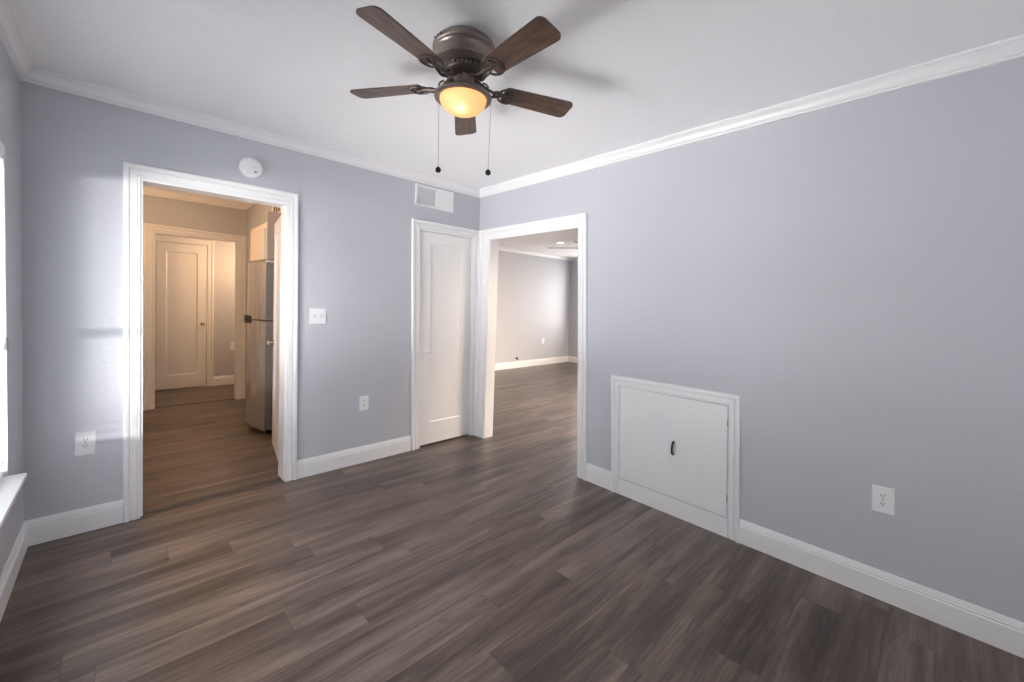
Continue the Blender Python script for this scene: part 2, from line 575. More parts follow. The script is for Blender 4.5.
# hall opening in the kitchen
t4 = MB()
casing(t4, [(OL, 0.008), (OL, OT), (OR_, OT), (OR_, 0.008)], [(OL - .09, 0.008), (OL - .09, OT + .09), (OR_ + .09, OT + .065), (OR_ + .09, 0.008)],
       lambda s, z, d: (s, KY - d, z))
jamb(t4, [(OL, 0.008), (OL, OT), (OR_, OT), (OR_, 0.008)], lambda s, z, d: (s, KY - d, z), 0.004, -.124, .012)
struct(t4.build('trim_4', M_WHITE, smooth=True), 'warm lit casing around the hall opening in the kitchen', 'door frame')
# hall door casing
HDL, HDR, HDT = -2.335, -1.755, 2.10
t5 = MB()
casing(t5, [(HDL, 0.008), (HDL, HDT), (HDR, HDT), (HDR, 0.008)], [(HDL - .08, 0.008), (HDL - .08, HDT + .08), (HDR + .08, HDT + .08), (HDR + .08, 0.008)],
       lambda s, z, d: (s, HY - d, z))
struct(t5.build('trim_5', M_WHITE, smooth=True), 'casing around the hall door at the far end', 'door frame')

# ------------------------------------------------------------------ baseboards and crown
HB = 0.139
BASE = [(0, 0), (.015, 0), (.0155, .102), (.0125, .104), (.0115, .108), (.0135, .111), (.0135, .114), (.0105, .117), (.0105, .121), (.007, .128), (.005, .135), (.004, HB), (0, HB)]
def sweep(mb, p0, p1, n, prof, m0=0, m1=0, z0=0, sgn=1):
    """profile (out, up) swept from p0 to p1 along the wall whose inward normal is n; m0/m1: +1 shortens by 'out' at an inside corner"""
    p0, p1, n = Vector((*p0, 0)), Vector((*p1, 0)), Vector((*n, 0))
    d = (p1 - p0).normalized()
    r0 = [p0 + n * o + d * (o * m0) + Vector((0, 0, z0 + sgn * h)) for o, h in prof]
    r1 = [p1 + n * o - d * (o * m1) + Vector((0, 0, z0 + sgn * h)) for o, h in prof]
    vs = mb.quadgrid([r0, r1], close_u=True)
    mb.cap(vs[0])
    mb.cap(vs[1])
def base(name, label, p0, p1, n, m0=0, m1=0, z0=0):
    mb = MB()
    sweep(mb, p0, p1, n, BASE, m0, m1, z0)
    struct(mb.build(name, M_WHITE, smooth=True), label, 'baseboard')
base('baseboard_far', 'white baseboard between the left corner and the kitchen doorway', (XL, 0), (-2.668, 0), (0, -1), 1, 0)
base('baseboard_far', 'white baseboard between the kitchen doorway and the closet', (-1.718, 0), (-0.745, 0), (0, -1))
base('baseboard_left', 'white baseboard under the window', (XL, 0), (XL, YR), (1, 0), 1, 1)
base('baseboard_right', 'short white baseboard between wide doorway and low access doors', (0, -1.447), (0, -1.684), (-1, 0))
base('baseboard_right', 'long white baseboard right of the low access doors', (0, -2.560), (0, YR), (-1, 0), 0, 1)
base('baseboard_rear', 'white baseboard behind the camera', (XL, YR), (0, YR), (0, 1), 1, 1)
base('baseboard_lounge', 'white baseboard of the next room seen through the wide doorway', (TB, LY1), (LX, LY1), (0, -1), 0, 1)
base('baseboard_lounge', 'white baseboard on the end wall of the next room', (LX, LY1), (LX, LY0), (-1, 0), 1, 0)
base('baseboard_hall', 'baseboard on the hall end wall right of the hall door', (HDR + .078, HY), (-.95, HY), (0, -1), 0, 0, .008)
base('baseboard_kitchen', 'baseboard beside the hall opening in the kitchen', (XL, KY), (OL - .085, KY), (0, -1), 0, 0, .008)

CROWN = [(0, 0), (.058, 0), (.060, .004), (.060, .009), (.057, .012), (.050, .012), (.050, .016), (.040, .020), (.031, .027), (.024, .036), (.020, .046), (.0145, .046), (.0145, .050), (.0175, .052), (.0175, .056), (.0135, .058), (.009, .058), (.009, .061), (.012, .063), (.012, .067), (.009, .069), (0, .069)]
def crown(name, label, p0, p1, n, m0=1, m1=1, z=HC, prof=CROWN):
    mb = MB()
    sweep(mb, p0, p1, n, prof, m0, m1, z, -1)
    struct(mb.build(name, M_WHITE, smooth=True), label, 'crown moulding')
crown('trim_6', 'white crown moulding above the kitchen doorway and closet', (XL, 0), (0, 0), (0, -1))
crown('trim_7', 'long white crown moulding on the right wall', (0, 0), (0, YR), (-1, 0))
crown('trim_8', 'white crown moulding above the window on the left wall', (XL, 0), (XL, YR), (1, 0))
crown('trim_9', 'white crown moulding behind the camera', (XL, YR), (0, YR), (0, 1))
crown('trim_10', 'white crown moulding of the next room', (TB, LY1), (LX, LY1), (0, -1), 1, 1)
crown('trim_11', 'white crown moulding on the end wall of the next room', (LX, LY1), (LX, LY0), (-1, 0), 1, 1)
KCR = [(o * 1.55, h * 1.85) for o, h in CROWN]
crown('trim_12', 'crown moulding over the hall opening in the kitchen', (XL, KY), (KX1, KY), (0, -1), 0, 1, KH, KCR)
crown('trim_13', 'crown moulding above the kitchen cupboard', (KX1, KY), (KX1, TA), (-1, 0), 1, 0, KH, KCR)
# threshold strips
th = MB()
th.prism([(0.035, 0), (0.038, .010), (.046, .014), (.075, .014), (.085, .009), (.085, 0)], lambda p: (DL + .012, p[0], p[1]), lambda p: (DR - .012, p[0], p[1]))
M_THRESH = plain('dark_wood_strip', rgb(74, 60, 52), 0.4, var=0.2, bscale=20)
struct(th.build('trim_14', M_THRESH), 'dark threshold strip across the kitchen doorway', 'threshold')
th = MB()
th.prism([(KY + .045, .006), (KY + .045, .011), (KY + .075, .011), (KY + .075, .006)], lambda p: (OL + .014, p[0], p[1]), lambda p: (OR_ - .014, p[0], p[1]))
struct(th.build('trim_15', M_THRESH), 'dark threshold strip under the hall opening', 'threshold')

# ------------------------------------------------------------------ doors
def panel_door_mesh(fmap, w0b, w0t, w1b, w1t, z0, z1, stile, top, bot, rec=.009, thick=.035, slope=.012):
    """one-panel shaker door between leaning edges; fmap(s, z, depth) with depth>0 into the room"""
    mb = MB()
    def P(a, z, d):
        f = (z - z0) / (z1 - z0)
        l = w0b + (w0t - w0b) * f
        r = w1b + (w1t - w1b) * f
        return fmap(l + (r - l) * a, z, d)
    W = abs(w1b - w0b)
    sa = stile / W
    sb = (stile + slope) / W
    loops = [
        [(0, z0, -thick), (1, z0, -thick), (1, z1, -thick), (0, z1, -thick)],
        [(0, z0, -.002), (1, z0, -.002), (1, z1, -.002), (0, z1, -.002)],
        [(.002 / W, z0 + .002, 0), (1 - .002 / W, z0 + .002, 0), (1 - .002 / W, z1 - .002, 0), (.002 / W, z1 - .002, 0)],
        [(sa, z0 + bot, 0), (1 - sa, z0 + bot, 0), (1 - sa, z1 - top, 0), (sa, z1 - top, 0)],
        [(sa, z0 + bot, -.003), (1 - sa, z0 + bot, -.003), (1 - sa, z1 - top, -.003), (sa, z1 - top, -.003)],
        [(sb, z0 + bot + slope, -rec), (1 - sb, z0 + bot + slope, -rec), (1 - sb, z1 - top - slope, -rec), (sb, z1 - top - slope, -rec)],
    ]
    vs = mb.quadgrid([[P(*q) for q in lp] for lp in loops], close_u=True)
    mb.cap(vs[0])
    mb.cap(vs[-1])
    return mb
def knob(mb, axis, origin, k=1.0):
    mb.lathe([(.024 * k, 0), (.024 * k, .003), (.020 * k, .006), (.009 * k, .008), (.008 * k, .026), (.014 * k, .031), (.023 * k, .038),
              (.0265 * k, .047), (.025 * k, .055), (.017 * k, .061), (.006 * k, .063), (0, .063)], 28, axis, origin)

# closet door
d1 = panel_door_mesh(lambda s, z, d: (s, .008 - d, z), CLb + .013, CLt + .013, CRb - .013, CRt - .013, .014, CT - .013, .112, .10, .205)
d1 = d1.build('door_1', M_DOOR)
struct(d1, 'narrow white one panel closet door in the far corner', 'door')
mb = MB()
knob(mb, 'y', (-.592, .008, .915))
mb.build('door_knob', M_PLASTIC, d1, True)
for hz, hx in ((1.865, -.0905), (.325, -.0635)):
    mb = MB()
    mb.lathe([(0, -.046), (.006, -.044), (.006, .044), (.004, .048), (0, .050)], 14, 'Z', (hx + .004, -.0005, hz))
    mb.box(hx - .020, hx + .002, .0052, .0078, hz - .042, hz + .042)
    mb.build('hinge', M_WHITE, d1, True)

# open kitchen door, swung into the kitchen
hx, hy = -1.776, .160
dirv = Vector((-1.664 - hx, .912 - hy, 0)).normalized()
nrm = Vector((-dirv.y, dirv.x, 0))      # faces the kitchen (-x)
DW = .765
def kd(s, z, d):
    p = Vector((hx, hy, 0)) + dirv * s + nrm * (d)
    return (p.x, p.y, z)
d2 = panel_door_mesh(kd, 0, 0, DW, DW, .016, 2.045, .115, .115, .22).build('door_2', M_DOOR)
struct(d2, 'white kitchen door standing open behind the right side of the kitchen doorway', 'door')
mb = MB()
kmb = bmesh.new()
tmp = MB()
knob(tmp, 'Z', (0, 0, 0), 1.0)
rot = nrm.to_track_quat('Z', 'Y').to_matrix().to_4x4()
p = Vector(kd(DW - .062, .960, 0))
bmesh.ops.transform(tmp.bm, matrix=Matrix.Translation(p) @ rot, verts=tmp.bm.verts)
tmp.build('door_knob', M_CHROME, d2, True)

# hall door
d3 = panel_door_mesh(lambda s, z, d: (s, HY - .0135 - d, z), HDL + .006, HDL + .006, HDR - .010, HDR - .010, .022, HDT - .010, .105, .12, .19, thick=.0125, rec=.010)
d3 = d3.build('door_3', M_DOOR)
struct(d3, 'warm lit one panel door at the end of the hall', 'door')
mb = MB()
knob(mb, 'y', (-1.812, HY - .0135, .945), .95)
mb.build('door_knob', M_BRASS, d3, True)

# ------------------------------------------------------------------ low access doors in the right wall
hat = thing('access_hatch', 'low white double access doors framed into the right wall above the floor', 'access door', (0, -2.1, 0))
hat_off = (0, 2.1, 0)
OB = lambda s, z, d: (-d, s + 2.1, z)
oTL, oTR, oBR, oBL = (-1.643, .872), (-2.527, .874), (-2.566, 0), (-1.684, 0)
iTL, iTR, iBR, iBL = (-1.716, .799), (-2.468, .803), (-2.496, 0), (-1.747, 0)
mb = MB()
casing(mb, [iBL, iTL, iTR, iBR], [oBL, oTL, oTR, oBR], OB)
mb.build('frame', M_WHITE, hat, True)
mb = MB()
def bl(z): return -1.747 + (1.716 + .031 - 1.716) * 0 + (z / .8) * .031
def br(z): return -2.496 + (z / .8) * .028
mb.prism([(bl(0), 0), (br(0), 0), (br(.116), .116), (bl(.116), .116)], lambda p: OB(p[0], p[1], 0.0005), lambda p: OB(p[0], p[1], .0145))
mb.build('bottom_rail', M_WHITE, hat)
zb0, zb1 = .122, .796
seam_t, seam_b = -2.090, -2.120
for (l0, l1, r0, r1) in ((bl(zb0) - .004, bl(zb1) - .004, seam_b + .0002, seam_t + .0002), (seam_b - .0002, seam_t - .0002, br(zb0) + .005, br(zb1) + .005)):
    mb = MB()
    t = bmesh.new()
    prof = [(l0, zb0), (l1, zb1), (r1, zb1), (r0, zb0)]
    a = [t.verts.new(OB(s, z, .001)) for s, z in prof]
    b = [t.verts.new(OB(s, z, .0105)) for s, z in prof]
    for i in range(4):
        t.faces.new((a[i], a[(i + 1) % 4], b[(i + 1) % 4], b[i]))
    t.faces.new(a)
    t.faces.new(b)
    bmesh.ops.recalc_face_normals(t, faces=t.faces)
    bmesh.ops.bevel(t, geom=[e for e in t.edges if all(v in b for v in e.verts)], offset=.0005, segments=1, affect='EDGES')
    mb.add(t)
    dr = mb.build('door', M_WHITE, hat)
mb = MB()
hp = []
for k in range(13):
    a = math.pi * k / 12
    hp.append(OB(-2.139, .451 + .041 * math.cos(a), .0105 + .022 * math.sin(a) ** .7))
mb.tube(hp, .0068, 10)
for zz in (.492, .410):
    mb.lathe([(.008, 0), (.008, .002), (.006, .003), (0, .003)], 16, 'x', OB(-2.139, zz, .0105))
h = mb.build('handle', M_BLACK, dr, True)
for hz in (.70, .235):
    mb = MB()
    s = br(hz) + .002
    mb.tube([OB(s, hz - .024, .0122), OB(s, hz + .024, .0122)], .0024, 10)
    mb.box(-.0116, -.0108, s + 2.1, s + 2.1 + .005, hz - .022, hz + .022)
    mb.build('hinge', M_HINGE, dr, True)

# ------------------------------------------------------------------ wall plates
def plate(mb, wx, hz, d=.005):
    t = bmesh.new()
    bmesh.ops.create_cube(t, size=1)
    for v in t.verts:
        v.co = Vector((v.co.x * wx, -d / 2 + v.co.y * d, v.co.z * hz))
    bmesh.ops.bevel(t, geom=[e for e in t.edges if all(v.co.y < -d * .5 for v in e.verts)], offset=.0028, segments=3, affect='EDGES')
    mb.add(t)
def outlet(label, loc, rotz, wx, hz, roll=0.0, group=None):
    root = thing('wall_outlet', label, 'outlet', loc)
    root.rotation_euler = (0, roll, rotz)
    mb = MB()
    plate(mb, wx, hz)
    mb.build('cover_plate', M_PLASTIC, root, True)
    for sgn in (1, -1):
        mb = MB()
        prof = []
        for k in range(24):
            a = 2 * math.pi * k / 24
            x, z = .0168 * math.cos(a), .0172 * math.sin(a)
            prof.append((x, max(-.0125, min(.0125, z))))
        mb.prism(prof, lambda p: (p[0], -.0048, p[1] + sgn * .0195), lambda p: (p[0], -.0068, p[1] + sgn * .0195))
        rc = mb.build('receptacle', M_PLASTIC, root)
        mb = MB()
        for sx in (-.0064, .0064):
            mb.box(sx - .0014, sx + .0014, -.0072, -.0060, sgn * .0195 - .0005, sgn * .0195 + .0085)
        mb.lathe([(.0028, .0060), (.0028, .0072), (0, .0072)], 12, 'y', (0, 0, sgn * .0195 - .0065))
        mb.build('slots', M_SLOT, rc)
    mb = MB()
    mb.lathe([(.003, .0045), (.003, .0062), (.0015, .0068), (0, .0068)], 12, 'y', (0, 0, 0))
    mb.build('screw', M_HINGE, root, True)
    return root
outlet('white wall outlet between the left corner and kitchen doorway', (-2.830, 0, .512), 0, .081, .134, R(2.2))
outlet('small white wall outlet left of the closet door', (-1.195, 0, .503), 0, .080, .122)
outlet('white wall outlet on the right wall past the low access doors', (0, -3.1805, .486), R(-90), .082, .127, R(-2.0))
sw = thing('light_switch', 'white double light switch plate right of the kitchen doorway', 'light switch', (-1.576, 0, 1.239))
mb = MB()
plate(mb, .121, .120, .006)
mb.build('cover_plate', M_PLASTIC, sw, True)
for sx, tilt in ((-.023, .012), (.023, -.012)):
    mb = MB()
    mb.box(sx - .0075, sx + .0075, -.0064, -.0055, -.0125, .0125, .0004, 1)
    tg = mb.build('toggle_frame', M_LOUVRE, sw)
    mb = MB()
    mb.prism([(-.0045, -.007), (-.0045, .007), (.0045, .007), (.0045, -.007)], lambda p: (sx + p[0], -.0062, p[1]), lambda p: (sx + p[0] * .8, -.0175, p[1] * .55 + tilt * .7))
    mb.build('toggle', M_PLASTIC, tg)
pl = thing('wall_outlet', 'small cover plate on the hall end wall right of the hall door', 'outlet', (-1.421, HY, .600))
mb = MB()
plate(mb, .086, .138)
mb.build('cover_plate', M_PLASTIC, pl, True)
mb = MB()
mb.box(-.017, .017, -.0068, -.0048, -.034, .034, .0008, 1)
mb.build('receptacle', M_PLASTIC, pl)
pl = thing('wall_outlet', 'small white outlet low on the next room wall, seen through the wide doorway', 'outlet', (4.333, LY1, .548))
mb = MB()
plate(mb, .085, .125)
mb.build('cover_plate', M_PLASTIC, pl, True)
mb = MB()
for sgn in (1, -1):
    mb.box(-.016, .016, -.0068, -.0048, sgn * .0195 - .013, sgn * .0195 + .013, .0008, 1)
mb.build('receptacle', M_PLASTIC, pl)
# dark cable stub above the lounge baseboard
cs = thing('cable_stub', 'dark cable stub just above the next room baseboard', 'cable', (3.506, LY1, .205))
mb = MB()
mb.lathe([(.026, 0), (.026, .003), (.012, .006), (.011, .02), (0, .02)], 16, 'y')
mb.build('grommet', M_BLACK, cs, True)
mb = MB()
mb.tube([(0, -.015, 0), (0, -.032, -.004), (.004, -.042, -.018), (.006, -.043, -.034)], .007, 8)
mb.build('cable', M_BLACK, cs, True)

# smoke detector
sd = thing('smoke_detector', 'round white smoke detector above the kitchen doorway', 'smoke detector', (-2.034, 0, 2.259))
mb = MB()
mb.lathe([(.068, 0), (.068, .010), (.066, .012), (0, .012)], 56, 'y')
mb.build('mounting_base', M_PLASTIC, sd, True)
mb = MB()
mb.lathe([(.0655, .0122), (.0695, .014), (.0705, .022), (.068, .031), (.061, .038), (.048, .0415), (.020, .0425), (0, .0425)], 56, 'y')
cv = mb.build('cover', M_PLASTIC, sd, True, 50)
mb = MB()
for k in range(4):
    for r_ in (.010,):
        pass
for k in range(5):
    mb.box(.012 + k * .0055, .0145 + k * .0055, -.0432, -.0410, -.004, .012)
mb.build('sounder_slots', M_LOUVRE, cv)
mb = MB()
mb.lathe([(.0085, .0405), (.0085, .0425), (.007, .0434), (0, .0434)], 20, 'y', (.024, 0, -.028))
mb.build('test_button', plain('grey_button', rgb(150, 148, 148), .4), cv, True)

# air return vent above the closet
vt = thing('air_vent', 'white rectangular air vent on the wall above the closet door', 'vent', (-.545, 0, 2.346))
mb = MB()
w2, h2 = .210, .098
VPR = [(0, 0), (0, .006), (.1, .010), (.8, .011), (1, .006), (1, 0)]
iw, ih = w2 - .026, h2 - .026
loop_i = [(-iw, -ih), (-iw, ih), (iw, ih), (iw, -ih), (-iw, -ih)]
loop_o = [(-w2, -h2), (-w2, h2), (w2, h2), (w2, -h2), (-w2, -h2)]
casing(mb, loop_i, loop_o, A3, VPR)
mb.build('frame', M_WHITE, vt, True)
mb = MB()
mb.box(.004, iw + .001, -.0085, -.001, -ih - .001, ih + .001, .001, 1)
mb.build('blank_panel', M_WHITE, vt)
mb = MB()
mb.box(-iw - .001, .004, -.0015, -.0005, -ih - .001, ih + .001)
for k in range(14):
    z = -ih + .006 + k * (2 * ih - .012) / 13
    mb.prism([(-.0016, z - .0035), (-.0070, z - .0005), (-.0070, z + .0005), (-.0016, z - .0022)], lambda p: (-iw, p[0], p[1]), lambda p: (.003, p[0], p[1]))
mb.build('louvre_grille', M_LOUVRE, vt)
mb = MB()
mb.box(iw - .016, iw - .013, -.011, -.0085, -.035, .035)
mb.build('damper_slot', M_LOUVRE, vt)

# ------------------------------------------------------------------ window, blind
win = thing('window_1', 'bright window on the left wall behind white blinds', 'window', (XL - .1, (WY0 + WY1) / 2, WZ0), kind='structure')
oy, oz = (WY0 + WY1) / 2, WZ0
hw, hh = abs(WY1 - WY0) / 2, WZ1 - WZ0
mb = MB()
f = .045
mb.box(-.03, .01, -hw, hw, 0, f).box(-.03, .01, -hw, hw, hh - f, hh)
for s in (-hw, hw - f, -f / 2):
    mb.box(-.03, .01, s, s + f, f, hh - f)
for s0, s1 in ((-hw + f, -f / 2), (f / 2, hw - f)):
    mb.box(-.02, .006, s0, s1, hh * .40 - .015, hh * .40 + .015)
mb.build('window_frame', M_WHITE, win)
mb = MB()
mb.box(-.012, -.008, -hw + f, -f / 2, f, hh - f).box(-.012, -.008, f / 2, hw - f, f, hh - f)
mb.build('pane', M_GLASS, win)
mb = MB()
mb.box(.012, .1 + .058, -hw - .0, hw + .0, 0.0, .022, .004, 2)
mb.build('window_sill', M_WHITE, win, True)
bl_ = thing('window_blind', 'white horizontal slat blinds hanging in the left window', 'blind', (XL - .035, oy, WZ1))
mb = MB()
nsl, pit = 33, .0425
tl = R(13)
bw = hw - .008
for k in range(nsl):
    z = -.075 - k * pit
    rings = []
    prof = []
    for q in range(5):
        u = -1 + q / 2
        prof.append((u * .0245, .003 * (1 - u * u)))
    ring = [(x, z_ + .0013) for x, z_ in prof] + [(x, z_ - .0013) for x, z_ in prof[::-1]]
    pr = [(x * math.cos(tl) - y * math.sin(tl), x * math.sin(tl) + y * math.cos(tl) + z) for x, y in ring]
    mb.prism(pr, lambda p: (p[0], -bw, p[1]), lambda p: (p[0], bw, p[1]))
mb.build('slats', M_BLIND, bl_)
mb = MB()
mb.box(-.028, .028, -bw, bw, -.05, -.002, .002, 1)
mb.box(.030, .036, -bw - .004, bw + .004, -.075, -.001, .002, 1)
mb.build('headrail', M_BLIND, bl_)
mb = MB()
mb.box(-.024, .024, -bw, bw, -hh + .026, -hh + .044, .003, 2)
mb.build('bottom_rail', M_BLIND, bl_, True)
for yy in (bw - .18, 0, -bw + .18):
    mb = MB()
    for xx in (-.026, .026):
        mb.tube([(xx, yy, -.05), (xx, yy, -hh + .04)], .0012, 6)
    mb.build('ladder_cord', M_BLIND, bl_)
mb = MB()
mb.tube([(.036, bw - .055, -.06), (.040, bw - .055, -.12), (.041, bw - .055, -.86)], .004, 8)
wd = mb.build('tilt_wand', plain('clear_grey_plastic', rgb(170, 172, 176), .3), bl_, True)
mb = MB()
mb.lathe([(0, -.03), (.007, -.028), (.008, .0), (.005, .028), (0, .03)], 12, 'Z', (.041, bw - .055, -.885))
mb.build('wand_grip', plain('grey_grip', rgb(110, 110, 114), .4), wd, True)
# lounge end window; rear and near-wall windows added for fill light (outside the frame)
def simple_window(name, label, loc, ax, hw_, hh_):
    wn_ = thing(name, label, 'window', loc, kind='structure')
    a, b = MB(), MB()
    def bx(m, s0, s1, d0, d1, z0, z1):
        if ax == 'x':
            m.box(s0, s1, d0, d1, z0, z1)
        else:
            m.box(d0, d1, s0, s1, z0, z1)
    ff = .045
    bx(a, -hw_, hw_, -.02, .02, 0, ff)
    bx(a, -hw_, hw_, -.02, .02, hh_ - ff, hh_)
    bx(a, -hw_, -hw_ + ff, -.02, .02, ff, hh_ - ff)
    bx(a, hw_ - ff, hw_, -.02, .02, ff, hh_ - ff)
    bx(a, -hw_ + ff, hw_ - ff, -.015, .015, hh_ / 2 - .02, hh_ / 2 + .02)
    a.build('window_frame', M_WHITE, wn_)
    bx(b, -hw_ + ff, hw_ - ff, -.003, .003, ff, hh_ / 2 - .02)
    bx(b, -hw_ + ff, hw_ - ff, -.003, .003, hh_ / 2 + .02, hh_ - ff)
    b.build('pane', M_GLASS, wn_)
simple_window('window_2', 'added window behind the camera', ((RX0 + RX1) / 2, YR - .09, RZ0), 'x', (RX1 - RX0) / 2, RZ1 - RZ0)
simple_window('window_3', 'window on the end wall of the next room', (LX + .09, (ly0 + ly1) / 2, lz0), 'y', (ly1 - ly0) / 2, lz1 - lz0)
simple_window('window_4', 'added window on the near wall of the next room', ((sx0 + sx1) / 2, LY0 - .09, sz0), 'x', (sx1 - sx0) / 2, sz1 - sz0)

# ------------------------------------------------------------------ ceiling fans
def blade_mesh(rt, rr, wt, wr, th=.006):
    mb = MB()
    out = []
    n = 12
    rc = .030
    def half(x):
        f = (x - rr) / (rt - rr)
        return (wr + (wt - wr) * min(1, f * 1.0)) / 2
    L, Rr = [], []
    xs = [rr + (rt - rc - rr) * k / n for k in range(n + 1)]
    # root with small round-over, long sides, rounded tip corners
    pts = []
    hr = half(rr)
    for k in range(5):
        a = math.pi + (math.pi / 2) * k / 4
        pts.append((rr + .016 + .016 * math.cos(a), -hr + .016 + .016 * math.sin(a)))
    for x in xs[1:]:
        pts.append((x, -half(x)))
    ht = wt / 2
    for k in range(1, 7):
        a = -math.pi / 2 + (math.pi / 2) * k / 6
        pts.append((rt - rc + rc * math.cos(a) - .004 * math.sin(a) ** 2 * 0, -ht + rc + rc * math.sin(a)))
    for k in range(0, 6):
        a = (math.pi / 2) * k / 6
        pts.append((rt - rc + rc * math.cos(a), ht - rc + rc * math.sin(a)))
    for x in xs[::-1][:-1]:
        pts.append((x, half(x)))
    for k in range(5):
        a = math.pi / 2 + (math.pi / 2) * k / 4
        pts.append((rr + .016 + .016 * math.cos(a), hr - .016 + .016 * math.sin(a)))
    mb.prism(pts, lambda p: (p[0], p[1], -th / 2), lambda p: (p[0], p[1], th / 2))
    return mb
def iron_mesh(rr):
    """scrolled blade iron lying under the blade root"""
    mb = MB()
    z = -.0065
    def ell(cx, cy, a, b, ph=0, n=22):
        return [(cx + a * math.cos(t) * math.cos(ph) - b * math.sin(t) * math.sin(ph),
                 cy + a * math.cos(t) * math.sin(ph) + b * math.sin(t) * math.cos(ph), z) for t in [2 * math.pi * k / n for k in range(n)]]
    mb.tube(ell(rr + .012, .026, .034, .019, R(18)), .0048, 8, True)
    mb.tube(ell(rr + .012, -.026, .034, .019, R(-18)), .0048, 8, True)
    mb.tube(ell(rr + .030, 0, .020, .011), .0042, 8, True)
    mb.tube(ell(rr - .030, 0, .020, .015), .0048, 8, True)
    outl = []
    for k in range(17):
        a = -1.9 + 3.8 * k / 16
        outl.append((rr + .018 + .040 * math.cos(a), .047 * math.sin(a), z))
    mb.tube(outl, .005, 8)
    for sy in (-1, 1):
        mb.lathe([(.007, -.004), (.007, .001), (0, .001)][::-1], 12, 'Z', (rr + .030, sy * .028, z))
    mb.lathe([(0, -.005), (.007, -.004), (.007, .002), (0, .002)], 12, 'Z', (rr + .055, 0, z))
    return mb
def arm_mesh(rr):
    mb = MB()
    for sy in (-1, 1):
        mb.tube([(.050, sy * .008, .030), (.072, sy * .013, .014), (.092, sy * .018, -.002), (.112, sy * .020, -.013), (.132, sy * .016, -.016), (rr - .030, sy * .010, -.012), (rr - .012, sy * .010, -.0068)],
                [.0065, .0068, .0066, .0062, .006, .0058, .005], 10)
        mb.tube([(.085, sy * .014, .020), (.100, sy * .020, .013), (.108, sy * .021, .001), (.103, sy * .020, -.008), (.094, sy * .018, -.006)], .0042, 8)
    mb.box(.040, .062, -.018, .018, .024, .036, .003, 2)
    return mb

